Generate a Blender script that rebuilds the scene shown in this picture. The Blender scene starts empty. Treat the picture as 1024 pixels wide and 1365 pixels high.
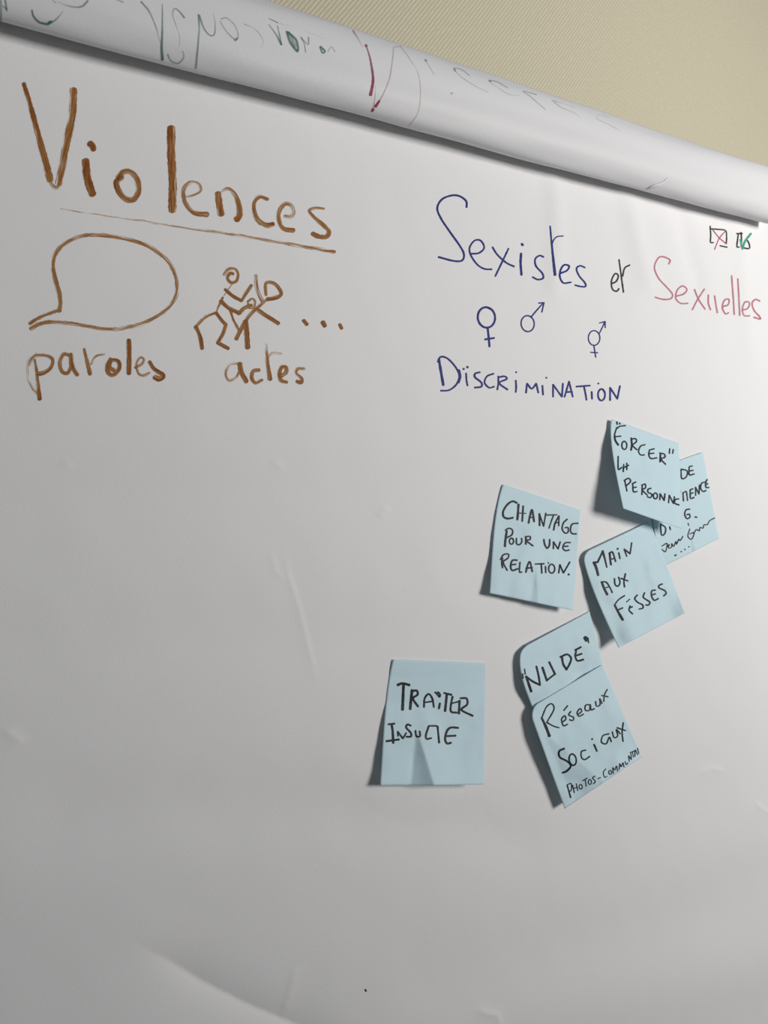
import bpy, math, random
import numpy as np
from mathutils import Vector, Matrix, noise
from mathutils.bvhtree import BVHTree

random.seed(7)
SC = bpy.context.scene
COL = SC.collection

# ------------------------------------------------------------------ camera
W, H, F = 1024.0, 1365.0, 946.0            # focal length in pixels of the full frame
VPX, VPY = 2100.0, 600.0                   # where the page's horizontals meet
CAMZ = 1.35                                # camera height above the floor
DIST = 0.378                               # camera to page plane
AX = np.array([VPX - W / 2, VPY - H / 2, F]); AX /= np.linalg.norm(AX)   # page right, in camera axes
AU = np.array([AX[1] / AX[0], -1.0, 0.0]); AU /= np.linalg.norm(AU)      # page up
AN = np.cross(AX, AU)
if AN[2] > 0: AN = -AN                                                    # page normal, towards camera
M2W = np.array([AX, -AN, AU])              # rows: world x, y, z of a camera-axes vector (x right, y down, z forward)
CAM = np.array([0.0, -DIST, CAMZ])

cam_data = bpy.data.cameras.new('camera')
cam = bpy.data.objects.new('camera', cam_data)
COL.objects.link(cam)
cam_data.sensor_fit = 'VERTICAL'
cam_data.sensor_height = 36.0
cam_data.lens = F / H * 36.0
cam_data.clip_start = 0.01
R = Matrix([[M2W[r][0], -M2W[r][1], -M2W[r][2]] for r in range(3)])
cam.matrix_world = Matrix.Translation(CAM.tolist()) @ R.to_4x4()
cam_data.dof.use_dof = True
cam_data.dof.focus_distance = 0.46
cam_data.dof.aperture_fstop = 15.0
SC.camera = cam

# ------------------------------------------------------------------ light
SC.view_settings.view_transform = 'Standard'
SC.view_settings.look = 'None'
SC.view_settings.gamma = 1.0
SC.view_settings.use_curve_mapping = False
SC.view_settings.exposure = 0.0
world = bpy.data.worlds.new('world'); SC.world = world
world.use_nodes = True
bg = world.node_tree.nodes['Background']
bg.inputs['Color'].default_value = (0.84, 0.92, 1.0, 1)
bg.inputs['Strength'].default_value = 0.11

def area(name, loc, target, sx, sy, power, color):
    l = bpy.data.lights.new(name, 'AREA'); l.shape = 'RECTANGLE'; l.size = sx; l.size_y = sy
    l.energy = power; l.color = color
    o = bpy.data.objects.new(name, l); COL.objects.link(o)
    o.location = loc
    d = Vector(target) - Vector(loc)
    o.rotation_euler = d.to_track_quat('-Z', 'Y').to_euler()
    return o
area('window_daylight', (1.36, -1.66, CAMZ + 0.22), (1.25, 0.10, CAMZ + 0.80), 0.70, 0.60, 25.8, (1.0, 0.975, 0.945)).data.spread = math.radians(125)

# ------------------------------------------------------------------ helpers
def ray(px, py):
    d = M2W @ np.array([(px - W / 2) / F, (py - H / 2) / F, 1.0])
    return d / np.linalg.norm(d)

def page(px, py, h=0.0):                    # pixel -> point on the plane lifted h in front of the page
    d = ray(px, py)
    return CAM + d * ((-h - CAM[1]) / d[1])

def project(p):                             # world point -> pixel
    v = M2W.T @ (np.array(p) - CAM)
    return np.array([v[0] / v[2] * F + W / 2, v[1] / v[2] * F + H / 2])

def pagexz(px, py):
    p = page(px, py); return np.array([p[0], p[2]])

def link(name, me, mat=None, parent=None, smooth=True):
    o = bpy.data.objects.new(name, me); COL.objects.link(o)
    if mat: me.materials.append(mat)
    if smooth:
        me.polygons.foreach_set('use_smooth', [True] * len(me.polygons))
    if parent: o.parent = parent
    return o

def mesh(name, verts, faces):
    me = bpy.data.meshes.new(name); me.from_pydata([tuple(map(float, v)) for v in verts], [], faces); me.update()
    return me

def grid_faces(nu, nv):                     # triangles of a (nv rows) x (nu columns) grid
    f = []
    for j in range(nv - 1):
        for i in range(nu - 1):
            a = j * nu + i; b = a + 1; c = a + nu; d = c + 1
            f += [(a, d, b), (a, c, d)]
    return f

def box(name, lo, hi, mat, parent=None, bevel=0.0):
    x0, y0, z0 = lo; x1, y1, z1 = hi
    v = [(x0,y0,z0),(x1,y0,z0),(x1,y1,z0),(x0,y1,z0),(x0,y0,z1),(x1,y0,z1),(x1,y1,z1),(x0,y1,z1)]
    f = [(0,3,2,1),(4,5,6,7),(0,1,5,4),(1,2,6,5),(2,3,7,6),(3,0,4,7)]
    o = link(name, mesh(name, v, f), mat, parent, smooth=False)
    if bevel:
        m = o.modifiers.new('bevel', 'BEVEL'); m.width = bevel; m.segments = 3
    return o

def tube(name, a, b, r, mat, parent=None, n=20):
    a, b = Vector(a), Vector(b); z = (b - a).normalized()
    x = z.orthogonal().normalized(); y = z.cross(x)
    v = []; f = []
    for p in (a, b):
        for k in range(n):
            t = 2 * math.pi * k / n; v.append(p + x * r * math.cos(t) + y * r * math.sin(t))
    for k in range(n):
        f.append((k, (k + 1) % n, n + (k + 1) % n, n + k))
    f.append(tuple(range(n - 1, -1, -1))); f.append(tuple(range(n, 2 * n)))
    return link(name, mesh(name, v, f), mat, parent, smooth=False)

def nodes(name):
    m = bpy.data.materials.new(name); m.use_nodes = True
    nt = m.node_tree; p = nt.nodes['Principled BSDF']
    return m, nt, p

def simple(name, col, rough=0.6, metal=0.0):
    m, nt, p = nodes(name)
    p.inputs['Base Color'].default_value = (*col, 1); p.inputs['Roughness'].default_value = rough
    p.inputs['Metallic'].default_value = metal
    return m

def paper_mat(name, col, var, rough, bump, bscale, translucent=0.0):
    m, nt, p = nodes(name)
    N, L = nt.nodes, nt.links
    tc = N.new('ShaderNodeTexCoord')
    nz = N.new('ShaderNodeTexNoise'); nz.inputs['Scale'].default_value = bscale; nz.inputs['Detail'].default_value = 6
    L.new(tc.outputs['Object'], nz.inputs['Vector'])
    ramp = N.new('ShaderNodeMix'); ramp.data_type = 'RGBA'
    ramp.inputs[6].default_value = (*[c * (1 - var) for c in col], 1)
    ramp.inputs[7].default_value = (*[min(1, c * (1 + var)) for c in col], 1)
    L.new(nz.outputs['Fac'], ramp.inputs[0]); L.new(ramp.outputs[2], p.inputs['Base Color'])
    bp = N.new('ShaderNodeBump'); bp.inputs['Strength'].default_value = bump; bp.inputs['Distance'].default_value = 0.0004
    L.new(nz.outputs['Fac'], bp.inputs['Height']); L.new(bp.outputs['Normal'], p.inputs['Normal'])
    p.inputs['Roughness'].default_value = rough
    p.inputs['Specular IOR Level'].default_value = 0.25
    if translucent:
        tr = N.new('ShaderNodeBsdfTranslucent'); tr.inputs['Color'].default_value = (*col, 1)
        mx = N.new('ShaderNodeMixShader'); mx.inputs[0].default_value = translucent
        L.new(p.outputs[0], mx.inputs[1]); L.new(tr.outputs[0], mx.inputs[2])
        L.new(mx.outputs[0], N['Material Output'].inputs['Surface'])
    return m

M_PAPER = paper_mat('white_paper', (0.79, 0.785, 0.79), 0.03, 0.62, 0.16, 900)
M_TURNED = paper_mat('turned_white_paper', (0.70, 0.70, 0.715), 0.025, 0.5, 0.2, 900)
M_NOTE = paper_mat('light_blue_note_paper', (0.63, 0.815, 0.885), 0.03, 0.6, 0.2, 700, 0.10)
M_BOARD = simple('white_enamel_board', (0.75, 0.76, 0.77), 0.3)
M_METAL = simple('grey_easel_metal', (0.45, 0.46, 0.48), 0.35, 0.8)
M_RUBBER = simple('black_rubber', (0.03, 0.03, 0.03), 0.8)

def ink_mat(name, dark, light, streaks, edge=0.1, alpha=1.4, rough=0.55):
    m, nt, p = nodes(name); N, L = nt.nodes, nt.links
    uv = N.new('ShaderNodeUVMap')
    mp = N.new('ShaderNodeMapping'); mp.inputs['Scale'].default_value = (0.35, 7.0, 1.0)
    L.new(uv.outputs['UV'], mp.inputs['Vector'])
    nz = N.new('ShaderNodeTexNoise'); nz.inputs['Scale'].default_value = 1.0; nz.inputs['Detail'].default_value = 3
    L.new(mp.outputs['Vector'], nz.inputs['Vector'])
    at = N.new('ShaderNodeAttribute'); at.attribute_name = 'ink_load'
    def math_(op, a, b):
        n = N.new('ShaderNodeMath'); n.operation = op; n.use_clamp = op != 'SUBTRACT'
        for i, s in enumerate((a, b)):
            if isinstance(s, (int, float)): n.inputs[i].default_value = s
            else: L.new(s, n.inputs[i])
        return n.outputs[0]
    c = math_('SUBTRACT', nz.outputs['Fac'], 0.5)
    n2 = N.new('ShaderNodeMath'); n2.operation = 'MULTIPLY_ADD'
    L.new(c, n2.inputs[0]); n2.inputs[1].default_value = streaks; L.new(at.outputs['Fac'], n2.inputs[2]); n2.use_clamp = True
    ae = N.new('ShaderNodeAttribute'); ae.attribute_name = 'ink_edge'
    n3 = N.new('ShaderNodeMath'); n3.operation = 'MULTIPLY_ADD'; n3.use_clamp = True
    L.new(ae.outputs['Fac'], n3.inputs[0]); n3.inputs[1].default_value = -edge; L.new(n2.outputs[0], n3.inputs[2])
    n2.use_clamp = False
    d = n3.outputs[0]
    mx = N.new('ShaderNodeMix'); mx.data_type = 'RGBA'
    mx.inputs[6].default_value = (*light, 1); mx.inputs[7].default_value = (*dark, 1)
    L.new(d, mx.inputs[0]); L.new(mx.outputs[2], p.inputs['Base Color'])
    L.new(math_('MULTIPLY', d, alpha), p.inputs['Alpha'])
    p.inputs['Roughness'].default_value = rough
    p.inputs['Specular IOR Level'].default_value = 0.2
    return m

INK = {
    'orange': ink_mat('orange_brown_marker_ink', (0.20, 0.052, 0.006), (0.60, 0.34, 0.11), 2.8, 0.38, 1.7),
    'blue':   ink_mat('blue_marker_ink', (0.008, 0.018, 0.17), (0.03, 0.06, 0.30), 0.5),
    'black':  ink_mat('black_marker_ink', (0.012, 0.013, 0.017), (0.06, 0.065, 0.075), 0.7),
    'pink':   ink_mat('pink_marker_ink', (0.47, 0.12, 0.17), (0.60, 0.28, 0.33), 0.8),
    'red':    ink_mat('red_marker_ink', (0.42, 0.04, 0.08), (0.55, 0.15, 0.2), 0.6),
    'green':  ink_mat('green_marker_ink', (0.03, 0.30, 0.17), (0.1, 0.42, 0.28), 0.6),
    'show_green': ink_mat('green_ink_seen_through_paper', (0.035, 0.15, 0.10), (0.20, 0.32, 0.27), 1.3, 0.25, 0.95),
    'show_pink':  ink_mat('pink_ink_seen_through_paper', (0.27, 0.03, 0.08), (0.42, 0.26, 0.30), 1.0, 0.1, 1.0),
    'show_grey':  ink_mat('grey_ink_seen_through_paper', (0.20, 0.20, 0.19), (0.36, 0.36, 0.35), 1.0, 0.1, 0.9),
}

# ------------------------------------------------------------------ setting
def wallpaper():
    m, nt, p = nodes('beige_ribbed_wallpaper'); N, L = nt.nodes, nt.links
    tc = N.new('ShaderNodeTexCoord')
    mp = N.new('ShaderNodeMapping'); mp.inputs['Rotation'].default_value = (0, math.radians(WALL_ROT), 0)
    L.new(tc.outputs['Object'], mp.inputs['Vector'])
    wv = N.new('ShaderNodeTexWave'); wv.wave_type = 'BANDS'; wv.bands_direction = 'X'
    wv.inputs['Scale'].default_value = 66; wv.inputs['Distortion'].default_value = 1.0
    wv.inputs['Detail'].default_value = 2; wv.inputs['Detail Scale'].default_value = 3
    L.new(mp.outputs['Vector'], wv.inputs['Vector'])
    mp2 = N.new('ShaderNodeMapping'); mp2.inputs['Scale'].default_value = (300, 300, 70)
    L.new(mp.outputs['Vector'], mp2.inputs['Vector'])
    nz = N.new('ShaderNodeTexNoise'); nz.inputs['Scale'].default_value = 1.0; nz.inputs['Detail'].default_value = 2
    L.new(mp2.outputs['Vector'], nz.inputs['Vector'])
    mul = N.new('ShaderNodeMath'); mul.operation = 'MULTIPLY'
    L.new(wv.outputs['Fac'], mul.inputs[0]); L.new(nz.outputs['Fac'], mul.inputs[1])
    mx = N.new('ShaderNodeMix'); mx.data_type = 'RGBA'
    mx.inputs[6].default_value = (0.43, 0.395, 0.285, 1); mx.inputs[7].default_value = (0.65, 0.61, 0.465, 1)
    L.new(mul.outputs[0], mx.inputs[0]); L.new(mx.outputs[2], p.inputs['Base Color'])
    bp = N.new('ShaderNodeBump'); bp.inputs['Strength'].default_value = 0.6; bp.inputs['Distance'].default_value = 0.0016
    L.new(mul.outputs[0], bp.inputs['Height']); L.new(bp.outputs['Normal'], p.inputs['Normal'])
    p.inputs['Roughness'].default_value = 0.75
    return m
WALL_ROT = -38
WALLY = 0.45
wall = box('wall_back', (-2.0, WALLY, 0.0), (3.2, WALLY + 0.1, 2.7), wallpaper()); wall['kind'] = 'structure'
def floor_mat():
    m, nt, p = nodes('grey_vinyl_floor'); N, L = nt.nodes, nt.links
    tc = N.new('ShaderNodeTexCoord'); nz = N.new('ShaderNodeTexNoise'); nz.inputs['Scale'].default_value = 60
    L.new(tc.outputs['Object'], nz.inputs['Vector'])
    mx = N.new('ShaderNodeMix'); mx.data_type = 'RGBA'
    mx.inputs[6].default_value = (0.28, 0.26, 0.23, 1); mx.inputs[7].default_value = (0.36, 0.34, 0.30, 1)
    L.new(nz.outputs['Fac'], mx.inputs[0]); L.new(mx.outputs[2], p.inputs['Base Color']); p.inputs['Roughness'].default_value = 0.5
    return m
floor = box('floor', (-2.0, -2.6, -0.05), (3.2, WALLY + 0.1, 0.0), floor_mat()); floor['kind'] = 'structure'

# ------------------------------------------------------------------ flipchart
PX0, PX1 = -0.004, 0.658                     # left and right edge of the page
ZC = CAMZ + 0.2631                            # centre height of the turned-over fold
RR, RV_ = 0.013, 0.0244                      # its half depth and half height
chart = bpy.data.objects.new('flipchart', None); COL.objects.link(chart)
chart.location = (0.327, 0.0, 0.0)
chart['label'] = 'white paper flipchart with turned-over top sheet and handwritten orange and blue headings'
chart['category'] = 'flipchart'
bpy.context.view_layer.update()

def child(o, parent, label=None):
    o.parent = parent
    o.matrix_parent_inverse = parent.matrix_world.inverted()
    if label: o['label'] = label
    return o

# ---- front sheet: a page with real dents, creases and waves
NX, NZ = 420, 560
ZB = CAMZ - 0.66; ZT = ZC + 0.004
xs = np.linspace(PX0, PX1, NX); zs = np.linspace(ZT, ZB, NZ)
GX, GZ = np.meshgrid(xs, zs)

def seg_fields(pts):
    """nearest distance to a polyline, signed side and position along it (0..1)"""
    P = np.array([pagexz(*p) for p in pts])
    best = np.full(GX.shape, 1e9); side = np.zeros(GX.shape); along = np.zeros(GX.shape)
    lens = np.linalg.norm(P[1:] - P[:-1], axis=1); tot = lens.sum(); acc = 0
    for a, b, l in zip(P[:-1], P[1:], lens):
        d = (b - a) / l
        rx, rz = GX - a[0], GZ - a[1]
        t = np.clip(rx * d[0] + rz * d[1], 0, l)
        qx, qz = rx - t * d[0], rz - t * d[1]
        dist = np.hypot(qx, qz); sg = np.sign(rx * d[1] - rz * d[0])
        m = dist < best
        best = np.where(m, dist, best); side = np.where(m, sg, side); along = np.where(m, (acc + t) / tot, along)
        acc += l
    return best, side, along

HGT = np.zeros(GX.shape)
def ridge(pts, amp, wr, wl, fade=True):
    """a crease: rises towards the line, falling off over wr on its right side and wl on its left"""
    global HGT
    d, s, t = seg_fields(pts)
    w = np.where(s > 0, wr, wl)
    g = np.exp(-d / w)
    if fade == 'start':
        u = np.clip((t - 0.02) / 0.22, 0, 1); g = g * u * u * (3 - 2 * u)
    elif fade: g = g * np.clip(np.sin(np.pi * np.clip(t, 0.02, 0.98)) * 1.6, 0, 1)
    HGT = HGT + amp * g
def swell(pts, amp, w, fade=False):
    global HGT
    d, s, t = seg_fields(pts)
    g = np.exp(-(d / w) ** 2)
    if fade: g = g * np.sin(np.pi * t)
    HGT = HGT + amp * g
def wave_noise(amp, sx, sz, seed):
    global HGT
    n = 64
    r = np.random.RandomState(seed)
    out = np.zeros(GX.shape)
    for k in range(14):
        fx = r.uniform(-1, 1) / sx; fz = r.uniform(-1, 1) / sz; ph = r.uniform(0, 6.28)
        out += np.sin(2 * np.pi * (fx * GX + fz * GZ) + ph)
    HGT = HGT + amp * out / 14 ** 0.5
wave_noise(0.00036, 0.16, 0.10, 3)
wave_noise(0.00008, 0.035, 0.05, 5)
ridge([(380, 730), (385, 765), (398, 805), (412, 860), (424, 912)], 0.00045, 0.0032, 0.0008)
ridge([(362, 733), (368, 762), (380, 772)], 0.0003, 0.003, 0.001)
ridge([(150, 1240), (205, 1272), (222, 1281), (270, 1312), (330, 1342), (420, 1380), (500, 1412), (600, 1450)], -0.0044, 0.010, 0.013, 'start')
ridge([(396, 1285), (386, 1325), (378, 1360)], 0.0006, 0.0012, 0.003)
ridge([(5, 972), (20, 983), (32, 990)], 0.0006, 0.004, 0.002)
ridge([(632, 1345), (662, 1352), (668, 1378)], 0.0009, 0.004, 0.002)
ridge([(930, 1030), (950, 1024), (968, 1028)], 0.0006, 0.006, 0.002)
ridge([(1005, 1068), (1016, 1078), (1030, 1086)], 0.0008, 0.006, 0.002)
ridge([(503, 690), (512, 678), (520, 682)], 0.0005, 0.003, 0.002)
ridge([(362, 612), (374, 622), (378, 628)], 0.0003, 0.003, 0.002)
ridge([(86, 612), (92, 624)], 0.0003, 0.003, 0.002)
swell([(440, 1340), (600, 1300), (760, 1255), (900, 1220), (1040, 1170), (1200, 1110)], -0.0018, 0.030, True)
swell([(480, 1420), (760, 1340), (1040, 1280)], 0.0020, 0.030)
swell([(100, 1085), (300, 1075), (480, 1085), (700, 1110)], -0.0018, 0.022)
swell([(0, 860), (300, 845), (560, 860)], -0.0008, 0.02)
swell([(0, 665), (300, 655), (640, 640)], -0.0007, 0.018)
swell([(737, 225), (742, 330), (738, 380)], 0.0015, 0.010)
swell([(835, 250), (850, 330), (862, 372)], 0.0022, 0.013)
swell([(905, 265), (915, 320), (930, 370)], -0.0018, 0.012)
swell([(985, 300), (992, 380), (1000, 470)], 0.0016, 0.014)
swell([(985, 700), (1000, 860), (990, 1000)], 0.0007, 0.03)
# pressed flat against the pad under the fold and under the notes
damp = np.clip((ZT - GZ) / 0.05, 0, 1)
HGT = HGT * damp
for (qx, qz, rad) in ((860, 690, 0.085), (710, 730, 0.06), (775, 950, 0.075), (580, 950, 0.05)):
    c = pagexz(qx, qz)
    k = np.clip((np.hypot(GX - c[0], GZ - c[1]) - rad * 0.8) / (rad * 0.6), 0.12, 1)
    HGT = HGT * k
SV = [(x, -h, z) for x, h, z in zip(GX.ravel(), HGT.ravel(), GZ.ravel())]
SF = grid_faces(NX, NZ)
sheet = link('front_sheet', mesh('front_sheet', SV, SF), M_PAPER)
child(sheet, chart)
BV_SHEET = BVHTree.FromPolygons([Vector(v) for v in SV], SF)

# ---- turned-over sheet: rises from the pad, bulges forward, goes over the top and hangs behind
def fold_profile(n_arc=90):
    pts = []
    pts.append((0.0004, 0.016)); pts.append((0.0002, 0.008))
    for k in range(n_arc + 1):
        a = math.radians(180 + 270 * k / n_arc)
        pts.append((RR + RR * math.cos(a), RV_ * math.sin(a)))
    pts += [(RR - 0.006, RV_ - 0.0002), (0.0, RV_ - 0.001), (-0.012, RV_ - 0.003), (-0.024, RV_ - 0.008), (-0.032, RV_ - 0.018),
            (-0.036, RV_ - 0.04), (-0.037, RV_ - 0.2), (-0.036, RV_ - 0.5), (-0.036, RV_ - 0.9)]
    return pts
PROF = fold_profile()
NR = 260
rx = np.linspace(PX0 - 0.004, PX1 - 0.014, NR)
RV = []
for j, (n, dz) in enumerate(PROF):
    ang = math.atan2(dz / RV_, (n - RR) / RR)
    for i, x in enumerate(rx):
        s = (x - PX0) / (PX1 - PX0)
        front = max(0.0, math.cos(ang)) if n > 0 else 0.0
        wob = 0.0011 * noise.noise(Vector((x * 7, ang * 1.3, 2.0))) + 0.0004 * noise.noise(Vector((x * 22, ang * 2.2, 9.0)))
        # a soft flat facet along the fold and the shallow hollow under it
        facet = -0.0011 * math.exp(-((ang + 0.15) / 0.30) ** 2) + 0.0004 * math.exp(-((ang - 0.35) / 0.3) ** 2)
        k = 1 + (wob + facet) / 0.02 if n > 0.004 else 1.0
        nn = RR + (n - RR) * k if n > 0.004 else n
        zz = dz * k if n > 0.004 else dz
        RV.append((x, -nn - 0.0006, ZC + zz + 0.009 * (s - 0.5) * 0.7))
RF = [f[::-1] for f in grid_faces(NR, len(PROF))]
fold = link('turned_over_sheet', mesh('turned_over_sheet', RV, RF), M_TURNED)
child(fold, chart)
sol = fold.modifiers.new('thickness', 'SOLIDIFY'); sol.thickness = 0.0004; sol.offset = -1
BV_FOLD = BVHTree.FromPolygons([Vector(v) for v in RV], RF)

# ---- pad, board and easel behind the sheet
child(box('paper_pad', (PX0 + 0.002, 0.0065, ZB + 0.004), (PX1 - 0.002, 0.0125, ZC + 0.008), M_PAPER), chart)
board = child(box('board', (PX0 - 0.012, 0.013, ZB - 0.02), (PX1 + 0.012, 0.030, ZC + 0.010), M_BOARD, bevel=0.003), chart)
tray = child(box('pen_tray', (PX0 + 0.02, -0.05, ZB - 0.034), (PX1 - 0.02, 0.030, ZB - 0.021), M_METAL, bevel=0.003), chart)
for a, b in (((0.10, 0.042, 1.15), (-0.02, 0.042, 0.02)), ((0.555, 0.042, 1.15), (0.675, 0.042, 0.02)), ((0.327, 0.045, 1.35), (0.327, 0.36, 0.02))):
    b2 = (b[0], b[1], 0.02)
    leg = child(tube('leg', a, b2, 0.011, M_METAL), chart)
    foot = child(tube('rubber_foot', (b[0], b[1], 0.0), (b[0], b[1], 0.03), 0.015, M_RUBBER), leg)

# ------------------------------------------------------------------ ink strokes
def spline(pts, step):
    P = [np.array(p, float) for p in pts]
    if len(P) == 1: P = [P[0] - (0.4, 0.2), P[0] + (0.4, 0.2)]
    if len(P) == 2:
        out = []; n = max(2, int(np.linalg.norm(P[1] - P[0]) / step) + 1)
        return np.array([P[0] + (P[1] - P[0]) * k / (n - 1) for k in range(n)])
    Q = [2 * P[0] - P[1]] + P + [2 * P[-1] - P[-2]]
    out = []
    for i in range(1, len(Q) - 2):
        p0, p1, p2, p3 = Q[i - 1:i + 3]
        n = max(2, int(np.linalg.norm(p2 - p1) / step) + 1)
        for k in range(n):
            t = k / n
            out.append(0.5 * (2 * p1 + (p2 - p0) * t + (2 * p0 - 5 * p1 + 4 * p2 - p3) * t * t + (3 * p1 - p0 - 3 * p2 + p3) * t ** 3))
    out.append(P[-1])
    return np.array(out)

def ell(cx, cy, rx_, ry_, a0=-60, sweep=372, tilt=0):
    o = []
    for k in range(13):
        a = math.radians(a0 + sweep * k / 12); t = math.radians(tilt)
        x, y = rx_ * math.cos(a), ry_ * math.sin(a)
        o.append((cx + x * math.cos(t) - y * math.sin(t), cy + x * math.sin(t) + y * math.cos(t)))
    return o

LAYER = [0]
def ink(name, parent, bvh, mat, zoom, strokes, label=None, w=10, d=0.95, step=0.9, rough=0.08, base=0.00012, bold=1.0):
    """strokes: list of point lists, or (points, width) or (points, width, density) in zoomed pixels"""
    ox, oy, sc = zoom
    V, Fc, UV, DN, ED = [], [], [], [], []
    K = 7
    for st in strokes:
        if isinstance(st, tuple) and isinstance(st[0], list):
            pts = st[0]; ww = st[1]; dd = st[2] if len(st) > 2 else d
        else:
            pts, ww, dd = st, w, d
        w0, w1 = ww if isinstance(ww, tuple) else (ww, ww)
        w0 *= bold; w1 *= bold
        d0, d1 = dd if isinstance(dd, tuple) else (dd, dd)
        pts = [(ox + p[0] / sc, oy + p[1] / sc) for p in pts]
        c = spline(pts, step)
        n = len(c)
        tg = np.gradient(c, axis=0); tg /= np.maximum(np.linalg.norm(tg, axis=1)[:, None], 1e-6)
        cum = np.concatenate([[0], np.cumsum(np.linalg.norm(np.diff(c, axis=0), axis=1))]); tot = cum[-1]
        # rounded caps: extra rows before and after the line
        rows = []
        r0 = 0.5 * w0 / sc; r1 = 0.5 * w1 / sc
        for q in (1.0, 0.8, 0.45): rows.append((c[0] - tg[0] * r0 * q * 0.7, tg[0], r0 * math.sqrt(max(0.03, 1 - q * q)), -q * r0, d0))
        for i in range(n):
            t = cum[i] / max(tot, 1e-6)
            r = 0.5 * (w0 + (w1 - w0) * t) / sc
            r *= 1 + rough * 2 * noise.noise(Vector((cum[i] * 0.25, LAYER[0] * 3.7, 0.3)))
            rows.append((c[i], tg[i], r, cum[i], d0 + (d1 - d0) * t))
        for q in (0.45, 0.8, 1.0): rows.append((c[-1] + tg[-1] * r1 * q * 0.7, tg[-1], r1 * math.sqrt(max(0.03, 1 - q * q)), tot + q * r1, d1))
        LAYER[0] += 1
        off = base + 0.000006 * (LAYER[0] % 14)
        seed = LAYER[0] * 1.37
        skew = 0.3 * math.sin(seed * 5.1)
        start = len(V); good = 0; prev_ok = False
        for (p, t, r, s, den) in rows:
            nrm = np.array([-t[1], t[0]])
            line = []
            for k in range(K):
                u = -1 + 2 * k / (K - 1)
                q = p + nrm * r * u
                dr = ray(*q)
                hit = bvh.ray_cast(Vector(CAM), Vector(dr))
                if hit[0] is None: line = None; break
                nn = hit[1] if hit[1].dot(Vector(dr)) < 0 else -hit[1]
                line.append(hit[0] + nn * off)
            if line is None: prev_ok = False; continue
            b = len(V)
            for k in range(K):
                V.append(line[k]); UV.append((s / 8.0 + seed, k / (K - 1) * min(1.0, r / 3.5) + seed)); DN.append(den); ED.append((2 * k / (K - 1) - 1 + skew) ** 2)
            if prev_ok:
                for k in range(K - 1):
                    Fc.append((b - K + k, b - K + k + 1, b + k + 1, b + k))
            prev_ok = True
    me = mesh(name, V, Fc)
    uvl = me.uv_layers.new(name='UVMap')
    for lp in me.loops: uvl.data[lp.index].uv = UV[lp.vertex_index]
    a = me.attributes.new('ink_load', 'FLOAT', 'POINT'); a.data.foreach_set('value', DN)
    a = me.attributes.new('ink_edge', 'FLOAT', 'POINT'); a.data.foreach_set('value', ED)
    o = link(name, me, INK[mat])
    child(o, parent, label)
    return o

# ---- orange heading
Za = (0, 90, 3.938); Zb = (210, 150, 3.938); Zc = (20, 300, 4.267); Zd = (240, 330, 4.267)
O = dict(mat='orange')
def joined(za, sa, zb, sb):                  # strokes read from two zooms, both as pixels
    out = []
    for z, ss in ((za, sa), (zb, sb)):
        for st in ss:
            pts, ww, dd = st
            f = lambda v: tuple(q / z[2] for q in v) if isinstance(v, tuple) else v / z[2]
            out.append(([(z[0] + p[0] / z[2], z[1] + p[1] / z[2]) for p in pts], f(ww), dd))
    return out
UNIT = (0, 0, 1)
ink('handwritten_word', sheet, BV_SHEET, 'orange', UNIT, joined(Za, [
    ([(125,85),(160,200),(200,350),(240,500),(262,590)], (20,36), (1.0,.75)),
    ([(385,118),(378,250),(345,420),(318,560),(308,610)], (38,36), (.75,.7)),
    ([(252,560),(268,610),(298,635),(320,605)], 24, .35),
    ([(450,490),(455,560),(470,620),(486,665)], 38, .98),
    ([(472,400),(486,412),(492,432)], (34,26), 1.0),
    ([(640,575),(612,605),(628,655),(665,692),(702,692),(726,650),(722,595),(690,552),(650,548),(622,580)], 30, (.85,.6)),
    ([(899,318),(900,450),(908,600),(905,750)], 40, (.95,.8))], Zb, [
    ([(150,442),(190,432),(224,410),(215,378),(175,368),(142,395),(137,440),(158,492),(200,528),(262,536)], (16,26), (.25,.75)),
    ([(318,425),(325,480),(334,535)], 32, .85),
    ([(340,412),(372,402),(405,430),(428,490),(430,540),(415,562)], (16,32), (.4,.92)),
    ([(578,455),(538,442),(508,470),(506,520),(530,568),(572,592),(606,588)], (20,26), (.6,.8)),
    ([(670,545),(700,548),(716,520),(702,487),(668,480),(638,520),(638,570),(662,610),(715,620)], (24,22), (.35,.75)),
    ([(872,505),(832,502),(796,515),(820,550),(870,590),(900,625),(885,652),(845,650),(815,636)], (18,24), (.45,.85))]),
    'large orange handwritten word Violences', bold=1.08)
ink('underline', sheet, BV_SHEET, 'orange', UNIT, [([(81,278),(109,283),(142,287.5),(190,294.5),(254,305),(311.6,312.5),(362,321),(413,330),(446,335.5)], (2.0,5.6), (.14,.5))],
    'thin pale orange underline')
ink('speech_bubble_drawing', sheet, BV_SHEET, 'orange', Zc, [
    ([(85,560),(150,520),(235,488),(250,485)], 22, .65),
    ([(250,490),(257,440),(245,370),(222,290),(215,210),(245,140),(310,88),(400,58),(500,58),(620,76),(740,110),(840,175),(905,260),(924,350),(905,430),(840,500),(740,555),(630,585),(520,594),(420,578),(310,560),(200,552),(150,562),(92,592)], (26,22), .55),
    ([(200,552),(140,560),(90,590)], 26, .45), ([(220,250),(240,340),(262,410),(255,490)], 22, .55)], 'orange speech bubble outline')
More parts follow.
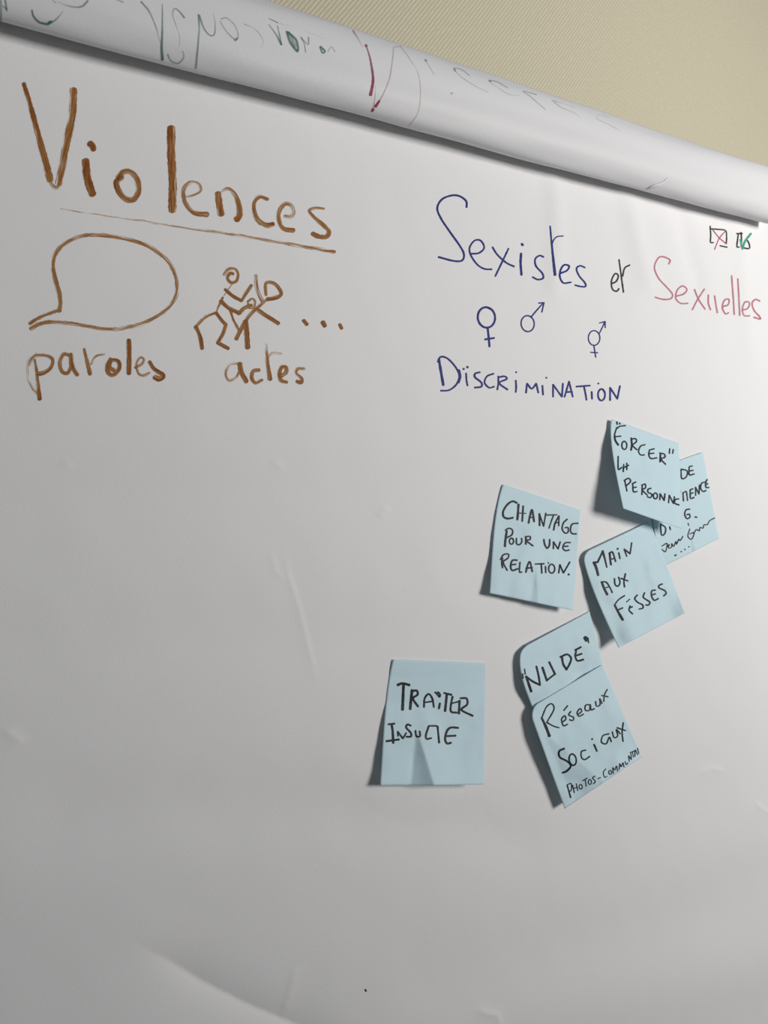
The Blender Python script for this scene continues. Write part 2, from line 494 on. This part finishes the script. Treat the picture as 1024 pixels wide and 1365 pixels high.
ink('handwritten_word', sheet, BV_SHEET, 'orange', Zc, [
    ([(112,765),(125,830),(130,900),(140,990)], (16,26), (.5,.95)),
    ([(80,800),(110,750),(170,742),(213,765),(203,810),(168,838),(130,848)], (16,26), (.4,.85)),
    ([(120,730),(75,780),(72,860),(100,930),(140,980)], 18, .22),
    ([(315,742),(278,735),(256,780),(266,830),(300,842),(325,792)], 22, .65), ([(318,735),(325,800),(355,852)], 26, .75),
    ([(396,705),(412,780),(428,848)], (18,24), (.5,.85)), ([(430,790),(460,745),(510,732)], (18,16), .3),
    ([(545,762),(526,800),(532,840),(560,852),(592,815),(585,775),(548,772),(540,810),(562,826)], 24, .8),
    ([(648,655),(650,750),(648,845)], 26, .95),
    ([(685,812),(720,792),(735,765),(712,752),(690,790),(702,842),(730,855),(765,842)], 18, .45),
    ([(765,778),(792,820),(842,855),(825,876),(795,866)], (22,30), .92)], 'orange handwritten word paroles under the speech bubble')
ink('stick_figure_drawing', sheet, BV_SHEET, 'orange', Zd, [
    ([(252,155),(275,125),(310,122),(330,150),(322,188),(292,198),(272,175),(285,148),(302,150)], 20, (.4,.8)),
    ([(299,205),(270,245),(240,290)], 5, .6), ([(243,285),(218,340),(208,372)], 14, .55),
    ([(258,238),(300,275),(350,302)], 20, .9), ([(350,302),(370,268),(406,215)], 20, .7),
    ([(232,305),(280,345),(338,374)], 24, .9), ([(338,374),(365,345),(405,328)], 22, .75),
    ([(385,310),(410,292),(426,308),(418,338),(395,342),(388,320)], 14, .65),
    ([(208,368),(145,395),(85,455)], 18, .6), ([(90,450),(115,510),(126,575)], 22, .92),
    ([(205,372),(238,415),(262,440)], 20, .85), ([(262,440),(245,490),(216,540)], 20, .75), ([(214,540),(240,555),(275,574)], 22, .9),
    ([(285,350),(305,410),(335,470)], 16, .75), ([(320,520),(345,470),(372,420),(420,360),(502,288)], (24,20), (.85,.55)),
    ([(372,420),(380,490),(385,570)], 30, .9), ([(430,160),(432,210),(445,260),(466,305)], 24, .4),
    ([(445,358),(500,395),(560,432)], 24, .9), ([(490,270),(490,205),(530,203),(563,235),(574,265),(548,284),(500,293)], (18,26), (.6,.9))],
    'orange stick figures drawing of one figure grabbing another')
ink('ellipsis_drawing', sheet, BV_SHEET, 'orange', Zd, [([(703,415),(722,438)], 22, 1.0), ([(812,424),(824,446)], 26, 1.0), ([(909,438),(920,460)], 20, 1.0)], 'three dark orange dots')
ink('handwritten_word', sheet, BV_SHEET, 'orange', Zd, [
    ([(335,662),(288,665),(262,715),(280,755),(320,735),(340,690)], 18, .4), ([(340,660),(350,710),(378,762)], 28, .85),
    ([(450,697),(418,702),(408,740),(430,770),(466,755)], 22, .7),
    ([(488,552),(495,620),(502,680),(512,750)], (18,26), (.4,.9)), ([(505,622),(530,602),(575,605)], 18, .28),
    ([(565,732),(600,715),(605,682),(578,680),(564,720),(576,756),(606,766)], 24, .75),
    ([(705,690),(672,690),(660,715),(692,745),(690,768),(665,762)], 22, (.5,.85))], 'orange handwritten word actes')

ink('ink_speck', sheet, BV_SHEET, 'black', UNIT, [([(487,1319),(488,1321)], 2.6, .7)], 'tiny dark speck near the bottom')

# ---- blue, black and pink headings
Ze = (560, 240, 4.267); Zf = (780, 280, 4.197); Zg = (570, 380, 3.657)
ink('handwritten_word', sheet, BV_SHEET, 'blue', Ze, [
    ([(265,155),(262,120),(225,92),(180,88),(125,110),(98,160),(120,220),(170,295),(230,380),(250,425),(238,458),(190,460),(105,438)], 10),
    [(290,420),(335,415),(365,385),(345,345),(310,345),(282,385),(290,430),(325,480),(365,505),(408,508)],
    [(412,382),(440,425),(490,470),(535,492)], [(503,390),(470,460),(428,547)],
    ([(575,418),(572,470),(577,540)], 12), ([(578,363),(585,371)], 12),
    [(703,438),(680,430),(655,450),(660,490),(695,530),(700,558),(670,566),(640,552)],
    ([(740,262),(748,350),(758,450),(768,540)], (7,14)), ([(751,420),(753,360),(775,325),(815,318)], 6, .8),
    [(800,530),(835,515),(848,490),(820,483),(800,510),(795,550),(815,585),(858,582)],
    [(938,498),(910,488),(890,505),(905,545),(938,585),(940,606),(910,605),(882,598)]], 'blue handwritten word Sexistes', w=9, bold=1.12)
ink('handwritten_word', sheet, BV_SHEET, 'black', Zf, [
    [(150,412),(175,398),(186,368),(168,356),(148,395),(152,440),(175,455),(190,440)],
    [(190,278),(200,350),(208,410),(215,460)], [(210,370),(222,325),(250,308)]], 'black handwritten word et', w=9, d=.85)
ink('handwritten_word', sheet, BV_SHEET, 'pink', Zf, [
    [(468,302),(475,280),(440,262),(410,268),(388,320),(410,380),(455,430),(488,470),(480,495),(440,500),(392,488)],
    [(510,482),(550,470),(570,445),(545,425),(515,450),(508,495),(535,522),(575,522)],
    [(612,445),(635,500),(672,555)], [(668,442),(630,500),(600,558)],
    [(690,475),(690,520),(702,558)], [(725,480),(732,530),(740,575)],
    [(770,540),(800,530),(805,500),(780,505),(768,545),(785,580),(803,575)],
    [(820,368),(828,470),(835,585)], [(855,385),(860,480),(865,590)],
    [(880,560),(910,550),(920,520),(895,515),(880,555),(890,590),(920,592)],
    ([(978,510),(955,500),(935,520),(945,560),(975,595),(980,610),(945,600)], 10)], 'pink handwritten word Sexuelles', w=9, d=.62)
ink('crossed_box_drawing', sheet, BV_SHEET, 'black', Zf, [
    [(700,90),(703,140),(702,180),(718,182)], [(698,105),(740,108),(785,115),(792,150),(790,188)], [(755,200),(795,208)]], 'small black box, red cross in it', w=8, d=.9)
ink('red_cross_drawing', sheet, BV_SHEET, 'red', Zf, [[(715,112),(750,155),(792,190)], [(785,118),(750,160),(725,220)]], None, w=6, d=.85)
ink('ticked_box_drawing', sheet, BV_SHEET, 'black', Zf, [
    [(848,132),(880,132)], [(858,132),(853,170),(850,205),(862,208)], [(872,125),(875,160),(874,205)], [(905,165),(918,190),(918,215),(885,212)]], 'small black box, green tick in it', w=8, d=.9)
ink('green_tick_drawing', sheet, BV_SHEET, 'green', Zf, [([(868,165),(880,218)], 9), ([(880,218),(895,175),(928,132)], 12)], None, w=9, d=.8)
ink('female_symbol_drawing', sheet, BV_SHEET, 'blue', Zg, [(ell(287,158,42,50,-70,375,-8), 10), [(293,210),(298,255),(302,300)], [(280,265),(325,258)]], 'blue female symbol', w=10)
ink('male_symbol_drawing', sheet, BV_SHEET, 'blue', Zg, [ell(488,188,32,39,-60,375,-6), [(508,152),(535,120),(562,90)], [(542,88),(568,86)], [(568,86),(557,132)]], 'blue male symbol', w=7)
ink('combined_gender_symbol_drawing', sheet, BV_SHEET, 'blue', Zg, [ell(812,258,28,36), [(835,240),(848,215),(864,180)], [(838,185),(866,178)], [(866,178),(866,208)], [(810,292),(815,320),(820,352)], [(795,328),(830,330)]],
    'blue combined gender symbol', w=6)
ink('handwritten_word', sheet, BV_SHEET, 'blue', Zg, [
    ([(55,360),(65,420),(77,488)], 11), [(50,375),(65,350),(100,360),(140,405),(155,445),(140,485),(105,512),(65,515)], ([(152,415),(158,445),(150,475)], 12),
    ([(175,408),(177,410)], 10), ([(193,398),(196,402)], 10), [(188,430),(190,465),(195,490)],
    ([(255,425),(232,432),(232,450),(262,475),(262,495),(230,500)], 9), [(322,432),(290,445),(278,475),(300,500),(325,495)],
    [(345,445),(345,480),(340,510)], [(345,450),(375,445),(386,458),(350,478),(390,510)], [(430,465),(432,495),(430,522)], [(431,424),(433,426)],
    [(480,525),(485,480)], [(485,480),(508,505),(530,480)], [(530,480),(540,525)], [(560,490),(563,535)], [(578,451),(580,453)],
    [(612,545),(612,485)], [(612,485),(655,545)], [(655,545),(660,480)], [(668,545),(690,470)], [(690,470),(708,545)], [(675,522),(705,520)],
    [(725,495),(792,490)], [(762,492),(770,530),(775,560)], [(800,520),(802,555)], [(832,479),(834,481)], ell(848,535,17,28),
    [(890,562),(890,500)], [(890,500),(925,555)], [(925,555),(938,492)]], 'blue handwritten capitals Discrimination', w=8, bold=1.1)

# ---- mirrored writing showing through the turned-over sheet
Zh = (0, 0, 5.12); Zi = (160, 0, 5.12); Zj = (340, 20, 4.267); Zk = (560, 80, 3.413)
ink('show_through_word', fold, BV_FOLD, 'show_green', UNIT, joined(Zh, [
    ([(4,0),(9,60),(5,165)], 16, .5), ([(38,0),(48,70)], 16, .6), ([(20,40),(45,60)], 10, .5),
    ([(218,70),(230,110),(270,150),(330,165)], (12,18), .75), ([(335,160),(380,135),(430,80)], (14,10), (.7,.3)), ([(335,155),(350,150)], 24, .8),
    ([(400,15),(440,32),(500,48),(560,45),(600,8)], (8,16), (.25,.6)), ([(360,0),(385,22)], 8, .3), ([(800,0),(840,15)], 14, .35)], Zi, [
    ([(145,12),(200,80),(245,180),(275,290)], (14,8), (.6,.3)), ([(290,30),(290,200),(286,320),(291,405)], (9,22), (.4,.85)),
    ([(440,122),(408,82),(375,60),(360,100),(385,180),(408,250),(405,320)], (12,6), (.55,.2)), ([(325,370),(350,415),(400,430),(435,390),(430,350)], (12,10), .55),
    ([(535,100),(540,200),(530,330),(518,465)], (12,16), (.5,.6)), ([(540,105),(570,190),(610,240),(645,235),(650,160),(638,88)], (16,9), (.6,.3)),
    ([(690,130),(730,125),(780,170),(805,230),(795,272),(750,240),(710,190),(685,145)], 11, .35), ([(785,275),(800,262)], 18, .5),
    ([(850,165),(910,190),(960,240),(980,290),(960,325)], (11,6), (.35,.15))]), 'green mirrored writing showing through from the back')
ink('show_through_word', fold, BV_FOLD, 'show_green', Zj, [
    ([(80,20),(130,45)], 6, .6), ([(130,45),(260,85),(400,135)], 4, .15), ([(80,55),(120,110),(150,168)], (8,14), (.35,.8)), ([(128,62),(150,160)], 8, .5),
    ([(180,95),(200,155),(242,207),(235,145),(190,98)], 14, .8), ([(200,115),(225,180)], 22, .45), ([(262,125),(280,165),(288,212)], 7, .5), ([(262,130),(302,168),(305,128)], 9, .55),
    ([(370,182),(385,215),(397,205),(372,180)], 11, .7), ([(415,208),(425,190),(440,185),(455,210)], 8, .4)], 'small green smudged mirrored writing')
ink('show_through_word', fold, BV_FOLD, 'show_pink', Zj, [
    ([(558,90),(590,140),(615,185)], (12,5), (.4,.25)), ([(630,172),(634,178)], 16, .75),
    ([(634,178),(655,250),(670,340),(670,390),(657,455)], (8,18), (.6,1.0)), ([(686,400),(680,480),(668,545)], (5,9), (.25,.4)), ([(667,545),(673,535)], 16, .95),
    ([(705,490),(735,440),(768,350),(785,230),(790,185),(830,180)], 9, (.35,.22)), ([(686,520),(708,488)], (18,12), .9),
    ([(830,180),(880,250),(930,340),(942,450),(925,560),(870,635)], 7, .25)], 'purple pink letter showing through')
ink('show_through_word', fold, BV_FOLD, 'show_grey', UNIT, joined(Zj, [([(968,256),(975,262)], 12, .6), ([(975,265),(1020,340)], 5, .35)], Zk, [
    ([(143,151),(145,153)], 12, .4), ([(225,72),(190,45),(155,40),(185,75),(240,112),(310,148)], 5, (.4,.2)), ([(155,40),(160,50)], 10, .5),
    ([(400,128),(350,100),(315,95),(345,120),(400,155),(450,162)], 5, (.45,.2)), ([(315,94),(322,98)], 9, .5), ([(530,158),(470,142),(500,165),(570,225)], 5, (.45,.35)),
    ([(600,182),(640,215),(700,240),(730,262)], 5, (.4,.15)), ([(610,185),(700,215)], 4, .25), ([(820,248),(802,265),(850,290),(910,320)], 5, .22), ([(830,250),(860,262)], 4, .2)]),
    'faint grey mirrored letters showing through')
# small torn lip on the lower edge of the fold
def tear():
    V, Fc = [], []
    base = [(862,251),(868,247),(874,244.5),(880,243),(886,240),(890,236.5)]
    n = len(base)
    for row, (dy, lift) in enumerate(((0, .0004), (2.5, .0009), (4.0, .0012))):
        for k, (x, y) in enumerate(base):
            e = math.sin(math.pi * (k + 0.3) / (n - 0.4))
            dr = ray(x, y + dy * e)
            hit = BV_FOLD.ray_cast(Vector(CAM), Vector(dr))
            nn = hit[1] if hit[1].dot(Vector(dr)) < 0 else -hit[1]
            V.append(hit[0] + nn * (0.0002 + lift * e))
    o = link('torn_lip', mesh('torn_lip', V, grid_faces(n, 3)), M_TURNED)
    s = o.modifiers.new('thickness', 'SOLIDIFY'); s.thickness = 0.00025; s.offset = 0
    child(o, fold)
tear()

# ------------------------------------------------------------------ sticky notes
def note(corners, lifts, label, bulge=0.0, adhesive=0.16, power=1.6, bow=0.0, bow_left=0.0, round_tl=0.0, creases=(), seed=1, wr=0.0006, tip=(0, 0)):
    """corners TL TR BR BL in pixels, lifts of the four corners off the page"""
    Nn = 64
    C = [page(*c, l) for c, l in zip(corners, lifts)]
    V = []
    for j in range(Nn):
        t = j / (Nn - 1)
        pr = 0.0 if t < adhesive else ((t - adhesive) / (1 - adhesive)) ** power
        for i in range(Nn):
            s = i / (Nn - 1)
            ss, tt = s, t
            if round_tl and s < round_tl and t < round_tl:          # cut the stuck corner round
                a, b = 1 - s / round_tl, 1 - t / round_tl
                m = max(a, b); h = math.hypot(a, b)
                if h > 1e-6:
                    f = m / h
                    ss = round_tl * (1 - a * f); tt = round_tl * (1 - b * f)
            p = (C[0] * (1 - ss) + C[1] * ss) * (1 - tt) + (C[3] * (1 - ss) + C[2] * ss) * tt
            top = lifts[0] * (1 - s) + lifts[1] * s; bot = lifts[3] * (1 - s) + lifts[2] * s
            h = top + (bot - top) * pr
            h += bow * math.sin(math.pi * t) * math.sin(math.pi * s) + bow_left * math.sin(math.pi * t) * (1 - s) ** 2
            free = min(1.0, max(0.0, (t - adhesive * 0.5) / 0.3))
            h += wr * free * noise.noise(Vector((s * 2.6, t * 2.2, seed * 3.1)))
            h += 0.4 * wr * free * noise.noise(Vector((s * 6.5 + 3, t * 5.5, seed * 1.7)))
            for (s0, t0, a1, a2, amp) in creases:                   # fan of two creases out of one point
                ds, dt = s - s0, t - t0; rad = math.hypot(ds, dt)
                an = math.degrees(math.atan2(ds, dt))               # 0 = straight down, + to the right
                if dt > -0.05 and rad > 0:
                    if an <= a1: v = -math.exp(-(a1 - an) / 28.0)
                    elif an >= a2: v = math.exp(-(an - a2) / 28.0)
                    else: v = -1 + 2 * (an - a1) / (a2 - a1)
                    h += amp * v * rad * min(1, max(0, (dt + 0.05) / 0.15))
            h += tip[0] * max(0, 1 - math.hypot(s - 1, t - 1) / 0.28) + tip[1] * max(0, 1 - math.hypot(s, t - 1) / 0.28)
            q = project(p)                                          # the edge bellies out a little on the free side
            q[0] -= bulge * math.sin(math.pi * tt ** 0.65) * (1 - ss) ** 2
            p = page(q[0], q[1], max(h, 0.0005))
            V.append(tuple(p))
    Fc = grid_faces(Nn, Nn)
    o = link('sticky_note', mesh('sticky_note', V, Fc), M_NOTE)
    org = Vector(V[Nn // 2])                                        # origin at the stuck top edge
    for v in o.data.vertices: v.co -= org
    o.location = org
    sm = o.modifiers.new('thickness', 'SOLIDIFY'); sm.thickness = 0.00012; sm.offset = -1
    o['label'] = label; o['category'] = 'sticky note'; o['group'] = 'blue sticky notes on the flipchart'
    bpy.context.view_layer.update()
    return o, BVHTree.FromPolygons([Vector(v) for v in V], Fc)

def words(nb, zoom, items, **kw):
    for txt, st in items:
        ink('handwritten_word', nb[0], nb[1], 'black', zoom, st, 'black handwritten ' + txt, base=0.0001, bold=0.8 if 'Photos' in txt else 1.12, **kw)

# TRAITER INSULTE
nb = note([(525,879),(648,884),(645.5,1046),(507,1047)], [.0012,.0008,.0105,.0085],
          'blue sticky note reading TRAITER INSULTE, the leftmost one, stuck apart from the others', bulge=4, creases=((.30,.55,-3,24,.0075),), bow=-.0008, bow_left=-.0012, power=1.4, seed=2, wr=.0014)
words(nb, (480, 860, 5.689), [('word Traiter', [
    ([(285,302),(320,290),(375,302)], 18), ([(330,295),(326,400),(322,490)], 19), ([(395,340),(386,420),(380,485)], 19), ([(392,348),(430,345),(436,375),(402,405),(440,465)], 15),
    ([(485,470),(490,405),(520,370),(548,405),(560,470)], 13), ([(485,435),(555,425)], 11), ([(570,356),(585,372),(603,392),(606,372),(590,355)], 12), ([(606,440),(598,482)], 13),
    ([(638,362),(695,377)], 14), ([(658,375),(645,500)], 17), ([(702,390),(690,450),(690,503),(735,512)], 14), ([(692,442),(748,428)], 11), ([(755,420),(750,520)], 15), ([(762,402),(808,405),(812,450),(770,490),(855,536)], 14)]),
    ('word Insulte', [([(215,600),(262,595)], 14), ([(240,600),(248,660),(252,742)], 16), ([(200,728),(295,715)], 15),
    ([(288,690),(286,655)], 11), ([(286,655),(325,708)], 11), ([(325,708),(350,665)], 11), ([(385,610),(360,602),(350,625),(385,665),(385,692),(352,694)], 14), ([(420,648),(428,690),(455,690),(452,652)], 12),
    ([(520,618),(500,680),(505,710),(540,705)], 14), ([(520,612),(580,612)], 12), ([(588,615),(594,680),(600,740)], 14), ([(745,627),(690,625),(660,650),(645,710),(660,745),(690,740)], 15), ([(655,690),(725,686)], 14)])])

# CHANTAGE POUR UNE RELATION
nb = note([(671.4,645.6),(774,680),(763.6,813.6),(653,790.6)], [.0012,.0010,.0085,.0080],
          'blue sticky note reading CHANTAGE POUR UNE RELATION, left of the overlapping notes', bulge=5, creases=((.50,.62,-4,10,.002),), bow_left=-.001, seed=4, wr=.002)
words(nb, (630, 630, 6.4), [('word Chantage', [
    ([(378,258),(340,245),(295,275),(262,330),(265,375),(300,392),(345,385)], 16), ([(392,270),(388,335),(382,402)], 17), ([(432,285),(428,350),(424,415)], 14), ([(390,345),(455,348)], 8),
    ([(478,430),(490,370),(508,318),(525,418)], 15), ([(480,388),(525,376)], 10), ([(572,452),(570,350)], 14), ([(570,350),(606,458)], 11), ([(606,458),(625,345)], 11), ([(628,362),(720,360)], 11), ([(692,362),(670,420),(652,475)], 11),
    ([(692,490),(705,430),(738,370)], 14), ([(738,370),(735,455)], 11), ([(700,432),(735,422)], 10), ([(808,397),(775,430),(765,480),(788,515),(815,507),(814,470),(790,470)], 12), ([(900,432),(850,440),(835,490),(850,520),(886,522)], 12)]),
    ('words Pour une', [([(292,500),(281,570),(276,630)], 17), ([(280,492),(310,475),(340,490),(335,530),(290,556)], 12), ell(332,585,18,26), [(375,560),(375,605),(400,615),(420,590),(418,560)], ([(456,555),(455,610)], 15), [(450,547),(490,545),(490,570),(462,582),(515,625)],
    ([(608,570),(615,610),(635,645),(655,620),(658,570)], 13), [(690,650),(690,590)], [(690,590),(730,652)], [(730,652),(748,590)], [(835,597),(790,600),(770,640),(790,665),(825,660)], [(785,630),(815,627)]]),
    ('word Relation', [([(256,730),(250,770),(256,812)], 14), [(238,742),(265,700),(308,697),(300,730),(262,765),(296,835)], ([(380,747),(340,750),(325,800),(340,835),(385,820)], 14), [(335,787),(370,782)], [(405,765),(400,845),(420,848)],
    ([(455,850),(470,790),(490,762),(510,845)], 13), [(455,817),(510,810)], [(535,780),(610,778)], [(586,780),(591,858)], [(622,800),(625,855)], [(645,770),(650,772)], ell(675,820,26,38), [(735,857),(745,785)], [(745,785),(775,857)], [(775,857),(830,762)], ([(818,868),(822,871)], 17)])], w=12)

# the note half hidden behind the next two
nb = note([(859,630),(937,602.5),(958.7,718),(881,757)], [.0006,.0016,.0060,.0008],
          'blue sticky note half hidden behind the FORCER note, ending in two lines of cursive', adhesive=.2, seed=6, wr=.0003, creases=((.55,.72,-6,6,.0015),))
words(nb, (780, 540, 5.12), [('word de', [[(655,440),(660,500),(690,490),(697,450),(655,437)], [(710,425),(712,475),(745,470)], [(712,420),(732,415)], [(712,450),(738,445)]]),
    ('word ending rence', [[(636,550),(640,555)], [(640,575),(650,592)], [(668,600),(672,655)], [(668,600),(690,590),(696,620),(700,652)], [(718,578),(720,635),(745,630)], [(715,580),(737,570)], [(718,605),(738,598)],
    [(755,617),(754,560)], [(754,560),(778,607)], [(778,607),(781,545)], [(817,525),(795,535),(790,570),(808,590),(825,582)], [(850,505),(828,515),(825,560),(858,560)], [(830,540),(850,532)]]),
    ('letter E', [[(715,710),(690,715),(680,745),(695,775),(715,765),(712,745),(695,748)], [(750,763),(763,766)]]),
    ('letters di', [[(515,815),(522,885),(545,875),(548,835),(515,812)], [(577,830),(582,850)]]),
    ('cursive jeune femme', [([(525,962),(560,945),(548,1000),(525,985)], 7), ([(560,970),(575,950),(570,975),(590,970),(592,945),(605,965),(620,930),(625,950),(640,915),(650,925),(668,895)], 7), ([(715,845),(702,895),(728,915),(745,870),(715,880)], 7),
    ([(740,880),(760,850),(780,858),(785,835),(805,840),(812,818),(835,815),(850,790),(885,770)], 7), ([(703,805),(708,822)], 6)]),
    ('dots', [([(612,1028),(622,1022)], 9), ([(655,1001),(658,999)], 9), ([(680,986),(683,984)], 9), ([(708,968),(710,966)], 9)])], w=9, d=.9)

# MAIN AUX FESSES
nb = note([(778,737),(866,695),(913.5,817),(824.7,863.4)], [.0035,.0022,.0145,.0125],
          'blue sticky note reading MAIN AUX FESSES, just below the FORCER note', bulge=5.5, round_tl=.10, bow=.001, power=1.3, seed=8, wr=.0028, creases=((.66,.45,10,40,.0015),))
words(nb, (770, 690, 6.4), [('word Main', [([(176,492),(160,430),(140,382)], (18,24)), ([(140,382),(172,380)], 16), ([(172,378),(216,285)], 14), ([(214,285),(232,350),(250,425)], (18,10)), ([(285,402),(278,350),(274,300)], 16), ([(268,308),(298,295),(325,375)], 13), ([(278,357),(315,347)], 10),
    ([(352,300),(362,350)], 13), ([(340,264),(345,268)], 15), ([(420,330),(398,270)], 12), ([(398,270),(448,308)], 14), ([(448,308),(462,215)], 12)]),
    ('word aux', [([(254,657),(225,600),(206,548)], 18), ([(206,548),(245,552),(278,600),(296,640)], 12), ([(226,602),(262,592)], 9), [(315,520),(320,570),(345,585),(362,552),(350,508)], [(370,518),(430,540)], [(408,478),(396,540),(400,592)]]),
    ('word Fesses', [([(386,872),(350,810),(316,745)], (20,14)), ([(316,745),(350,700),(402,665)], 11), ([(340,790),(385,770)], 12), ([(418,720),(446,695)], 9), [(448,752),(440,790),(470,822)], [(442,772),(468,760)], [(510,660),(488,690),(512,722),(555,745),(556,772),(525,780)],
    [(572,640),(560,678),(590,702),(618,722),(605,745),(582,745)], [(665,618),(634,625),(632,670),(655,705),(690,690)], [(635,660),(665,650)], [(724,566),(696,578),(696,600),(740,620),(756,645),(735,668)]])], w=12)

# FORCER LA PERSONNE
nb = note([(816,558.5),(905,591),(909,705),(831,677.7)], [.0030,.0025,.0165,.0210],
          'pale blue sticky note reading FORCER LA PERSONNE, topmost, its bottom standing off the sheet', bulge=5, adhesive=.10, power=1.15, seed=10, wr=.0014)
words(nb, (780, 540, 5.12), [('word Forcer', [([(216,106),(219,132)], 10), ([(240,104),(236,130)], 10), ([(217,152),(202,200),(206,240),(226,272)], (8,13)), [(212,165),(235,146),(275,140)], [(208,216),(245,212)], ell(268,275,17,28), ([(315,225),(319,270),(314,308)], 12), [(315,232),(345,230),(350,250),(325,275),(355,305)],
    [(410,270),(380,280),(365,315),(380,340),(405,340)], [(440,305),(435,340),(450,365),(490,360)], [(472,298),(440,307)], [(440,332),(470,328)], ([(515,335),(512,388)], 11), [(508,327),(540,335),(545,355),(520,370),(550,405)], ([(578,298),(575,330)], 9), ([(602,303),(598,330)], 9)]),
    ('word la', [[(226,350),(225,400),(228,440),(250,425)], [(264,405),(260,455)], [(285,395),(285,442)], [(258,430),(298,410)]]),
    ('word personne', [[(270,512),(278,550),(286,587)], [(266,515),(298,500),(310,522),(280,552)], [(325,540),(330,590),(355,590)], [(322,537),(347,525)], [(327,564),(350,560)], [(390,545),(388,612)], [(386,547),(410,540),(412,565),(392,580),(426,616)], [(450,568),(430,575),(430,595),(456,610),(446,632),(425,626)], ell(480,620,14,20),
    [(510,647),(512,605)], [(512,605),(540,652)], [(540,652),(545,605)], [(570,667),(575,615)], [(575,615),(603,672)], [(603,672),(610,625)], [(640,640),(617,645),(613,670),(642,682)]])], w=9, d=.9)

# NUDE
nb = note([(699,862),(786,815),(816,935),(728,982)], [.0035,.0010,.0014,.0022],
          'blue sticky note reading NUDE, its lower half under the Reseaux Sociaux note', bulge=13, adhesive=.05, round_tl=.09, bow_left=.003, bow=.0008, power=1.0, seed=12, wr=.0022, creases=((.12,.12,50,75,.001),))
words(nb, (670, 800, 4.705), [('word Nude in quotes', [([(124,462),(131,502)], 9), ([(138,432),(142,465)], 8), ([(180,573),(148,478)], 14), ([(148,480),(190,510),(235,532)], 12), ([(235,532),(225,470),(212,415)], 11),
    ([(250,422),(278,505)], 13), ([(278,503),(322,468)], 9), ([(292,388),(330,466)], 11), ([(372,350),(380,400),(402,436)], 12), [(362,357),(405,340),(430,365),(418,405),(400,434)], ([(462,320),(456,350),(470,380),(508,372)], 11), [(455,314),(492,294)], [(460,348),(497,336)],
    ([(518,234),(527,252)], 22), ([(536,236),(540,268)], 8)])], w=11)

# RESEAUX SOCIAUX
nb = note([(705,945),(803,886),(856,1009),(753,1078)], [.0066,.0034,.0135,.0075],
          'blue sticky note reading Reseaux Sociaux, the lowest on the right, overlapping the NUDE note', adhesive=.05, round_tl=.12, bow_left=.002, power=1.0, seed=14, wr=.0022, creases=((.06,.25,6,30,.0026),), tip=(-.005, 0))
words(nb, (670, 800, 4.705), [('word Reseaux', [([(294,852),(270,790),(245,738)], (18,12)), [(247,735),(275,670),(308,650),(322,685),(280,762)], [(276,766),(320,790),(354,800)], ([(384,692),(408,662)], 8), [(372,767),(396,747),(390,725),(370,748),(382,787),(408,778)], [(428,698),(415,720),(445,735),(440,755),(420,750)],
    [(472,718),(496,697),(486,680),(468,705),(480,728),(508,715)], [(542,655),(520,660),(520,690),(545,690),(550,655),(556,688),(576,680)], [(583,635),(590,665),(612,655),(610,618),(624,648)], [(622,598),(662,606)], [(657,560),(640,592),(635,636)]]),
    ('word Sociaux', [([(388,930),(355,948),(360,985),(405,1010),(428,1040),(402,1072),(376,1082)], 11), (ell(440,1000,22,36,-60,372,-10), 9), [(522,940),(495,950),(495,985),(515,1000),(547,980)], ([(574,905),(592,947)], 10), ([(561,870),(563,873)], 11),
    [(668,838),(630,850),(620,890),(650,900),(670,860),(682,888)], [(688,825),(700,862),(722,850),(714,812),(738,838)], [(718,800),(772,818)], [(757,768),(750,830),(756,886)]]),
    ('words Photos commentaires', [([(427,1238),(405,1160)], 12), ([(405,1158),(430,1150),(432,1188),(415,1205)], 8), [(450,1207),(440,1160)], [(472,1195),(462,1150)], [(445,1182),(470,1172)], ell(490,1170,10,15), [(503,1132),(532,1115)], [(519,1125),(525,1167)], ell(548,1140,10,15), [(580,1103),(565,1115),(582,1135),(570,1152)], [(598,1119),(615,1112)],
    [(647,1058),(632,1080),(640,1110),(655,1105)], ell(675,1080,9,13), [(695,1087),(692,1050),(705,1065),(715,1040),(722,1072)], [(732,1062),(735,1025),(745,1045),(755,1020),(762,1047)], [(768,1012),(776,1032),(787,1020)], [(795,1012),(790,975)], [(790,975),(808,1000)], [(808,1000),(805,962)], [(800,957),(827,945)], [(815,950),(821,985)], [(830,982),(832,940),(847,970)], [(846,928),(855,962)]])], w=8)
